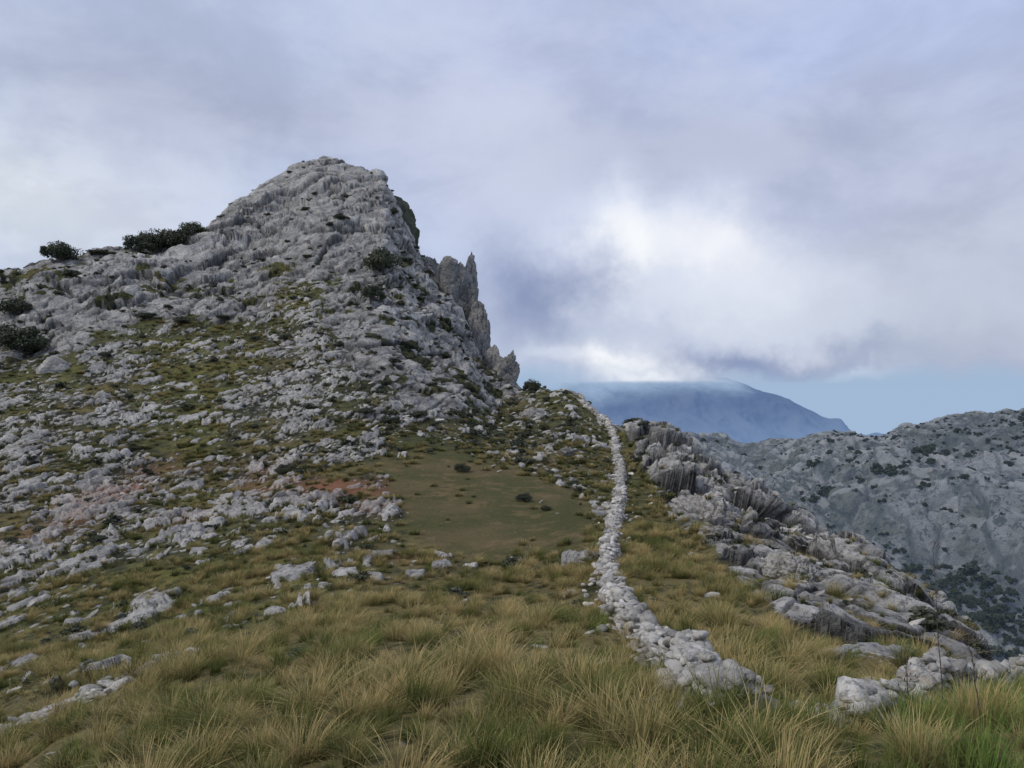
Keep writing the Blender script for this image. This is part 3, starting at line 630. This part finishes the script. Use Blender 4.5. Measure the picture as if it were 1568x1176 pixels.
# ------------------------------------------------------------ sky
w=bpy.data.worlds.new('World');scene.world=w;w.use_nodes=True;nt=w.node_tree;nt.nodes.clear();b=NB(nt)
SUN_EL=math.radians(46);SUN_AZ=math.radians(-112)
sky=b.n('ShaderNodeTexSky');sky.sky_type='NISHITA';sky.sun_disc=False;sky.sun_elevation=SUN_EL;sky.sun_rotation=SUN_AZ
tcn=b.n('ShaderNodeTexCoord');dirv=tcn.outputs['Generated'];sx=b.n('ShaderNodeSeparateXYZ');b.l(dirv,sx.inputs[0])
az=b.math('ARCTAN2',sx.outputs[0],sx.outputs[1]);el=b.math('ARCSINE',sx.outputs[2])
nw=b.n('ShaderNodeTexNoise');b.l(dirv,nw.inputs['Vector']);nw.inputs['Scale'].default_value=7;nw.inputs['Detail'].default_value=5;nw.inputs['Roughness'].default_value=.6
sc_=b.n('ShaderNodeSeparateColor');b.l(nw.outputs['Color'],sc_.inputs[0])
azw=b.math('ADD',az,b.math('MULTIPLY',b.math('SUBTRACT',sc_.outputs[0],.5),.24))
elw=b.math('ADD',el,b.math('MULTIPLY',b.math('SUBTRACT',sc_.outputs[1],.5),.15))
mp=b.n('ShaderNodeMapping');b.l(dirv,mp.inputs[0]);mp.inputs['Scale'].default_value=(1,1,2.0)
n1=b.noise(mp.outputs[0],1.8,4,.55,.3);n2=b.noise(mp.outputs[0],4.5,5,.6,.2)
colr=b.mix(b.ramp(n1,.36,.62),lin((170,179,203)),lin((190,202,231)))
def blob(colr,px,py,rx,ry,c,st):
    a=math.atan((px-CX)/F);e=math.atan(-(py-CY)/F*math.cos(a))
    dx=b.math('DIVIDE',b.math('SUBTRACT',azw,a),rx/F);dy=b.math('DIVIDE',b.math('SUBTRACT',elw,e),ry/F)
    g=b.math('EXPONENT',b.math('MULTIPLY',b.math('ADD',b.math('MULTIPLY',dx,dx),b.math('MULTIPLY',dy,dy)),-1.0))
    return b.mix(b.math('MULTIPLY',g,st),colr,lin(c))
for bl in [(300,20,400,110,(182,194,222),.5),(320,170,380,80,(160,168,191),.75),(1300,20,500,120,(182,195,232),.75),(60,300,180,75,(228,235,241),1.0),(200,290,120,50,(210,217,233),.8),
           (720,140,160,90,(200,206,230),.7),(760,270,160,110,(202,208,230),.75),(1150,240,320,80,(168,175,200),.8),(1480,380,260,120,(186,192,211),.8)]:
    colr=blob(colr,*bl)
colr=b.mix(b.math('MULTIPLY',b.ramp(n2,.42,.66),.30),colr,lin((216,223,240)))
colr=b.mix(b.math('MULTIPLY',b.ramp(n2,.52,.34),.24),colr,lin((150,159,186)))
for bl in [(820,440,100,75,(136,149,184),1.0),(960,345,150,45,(216,224,243),.9),
           (1090,400,90,50,(247,248,253),1.0),(975,385,62,48,(248,250,253),1.0),(1160,455,145,58,(226,231,242),.85),(1010,460,95,42,(216,223,239),.85),(1190,505,140,30,(210,218,234),.7),(1340,545,140,24,(172,183,206),.75),(1480,480,170,50,(194,202,218),.7),
           (960,515,130,20,(188,199,222),.6),(1150,556,150,24,(138,152,187),1.0),(940,550,78,26,(244,247,252),1.0),(985,582,72,16,(244,247,252),1.0),(1310,582,66,14,(230,235,245),.95),
           (830,545,60,16,(206,216,234),.8)]:
    colr=blob(colr,*bl)
hzn=b.math('ADD',el,b.math('MULTIPLY',b.math('SUBTRACT',sc_.outputs[1],.5),.06))
hzm=b.math('MULTIPLY',b.ramp(hzn,.030,.0),b.math('SUBTRACT',1.0,b.math('MULTIPLY',0.75,b.ramp(b.math('ABSOLUTE',b.math('SUBTRACT',az,.18)),.16,.03))))
hzm=b.math('MAXIMUM',hzm,b.ramp(el,.007,.0))
colr=b.mix(hzm,colr,lin((160,184,212)))
bg1=b.n('ShaderNodeBackground');b.l(sky.outputs[0],bg1.inputs[0]);bg1.inputs[1].default_value=.08
bg2=b.n('ShaderNodeBackground');b.l(colr,bg2.inputs[0]);bg2.inputs[1].default_value=1.03
mxs=b.n('ShaderNodeMixShader');mxs.inputs[0].default_value=.96;b.l(bg1.outputs[0],mxs.inputs[1]);b.l(bg2.outputs[0],mxs.inputs[2])
o=b.n('ShaderNodeOutputWorld');b.l(mxs.outputs[0],o.inputs[0])
# sun
sl=bpy.data.lights.new('sun','SUN');sl.energy=1.7;sl.angle=math.radians(10);sl.color=(1,.94,.84)
so=bpy.data.objects.new('sun',sl);scene.collection.objects.link(so)
sd=Vector((math.sin(SUN_AZ)*math.cos(SUN_EL),math.cos(SUN_AZ)*math.cos(SUN_EL),math.sin(SUN_EL)))
so.rotation_euler=sd.to_track_quat('Z','Y').to_euler()
# camera
cd=bpy.data.cameras.new('camera');co=bpy.data.objects.new('camera',cd);scene.collection.objects.link(co);scene.camera=co
cd.sensor_width=36;cd.lens=36*F/1568;cd.clip_start=.05;cd.clip_end=500000
co.location=(0,0,0);co.rotation_euler=(math.radians(90),0,0)
scene.view_settings.view_transform='Standard';scene.view_settings.look='None';scene.view_settings.exposure=0
print('done',time.time()-T0)
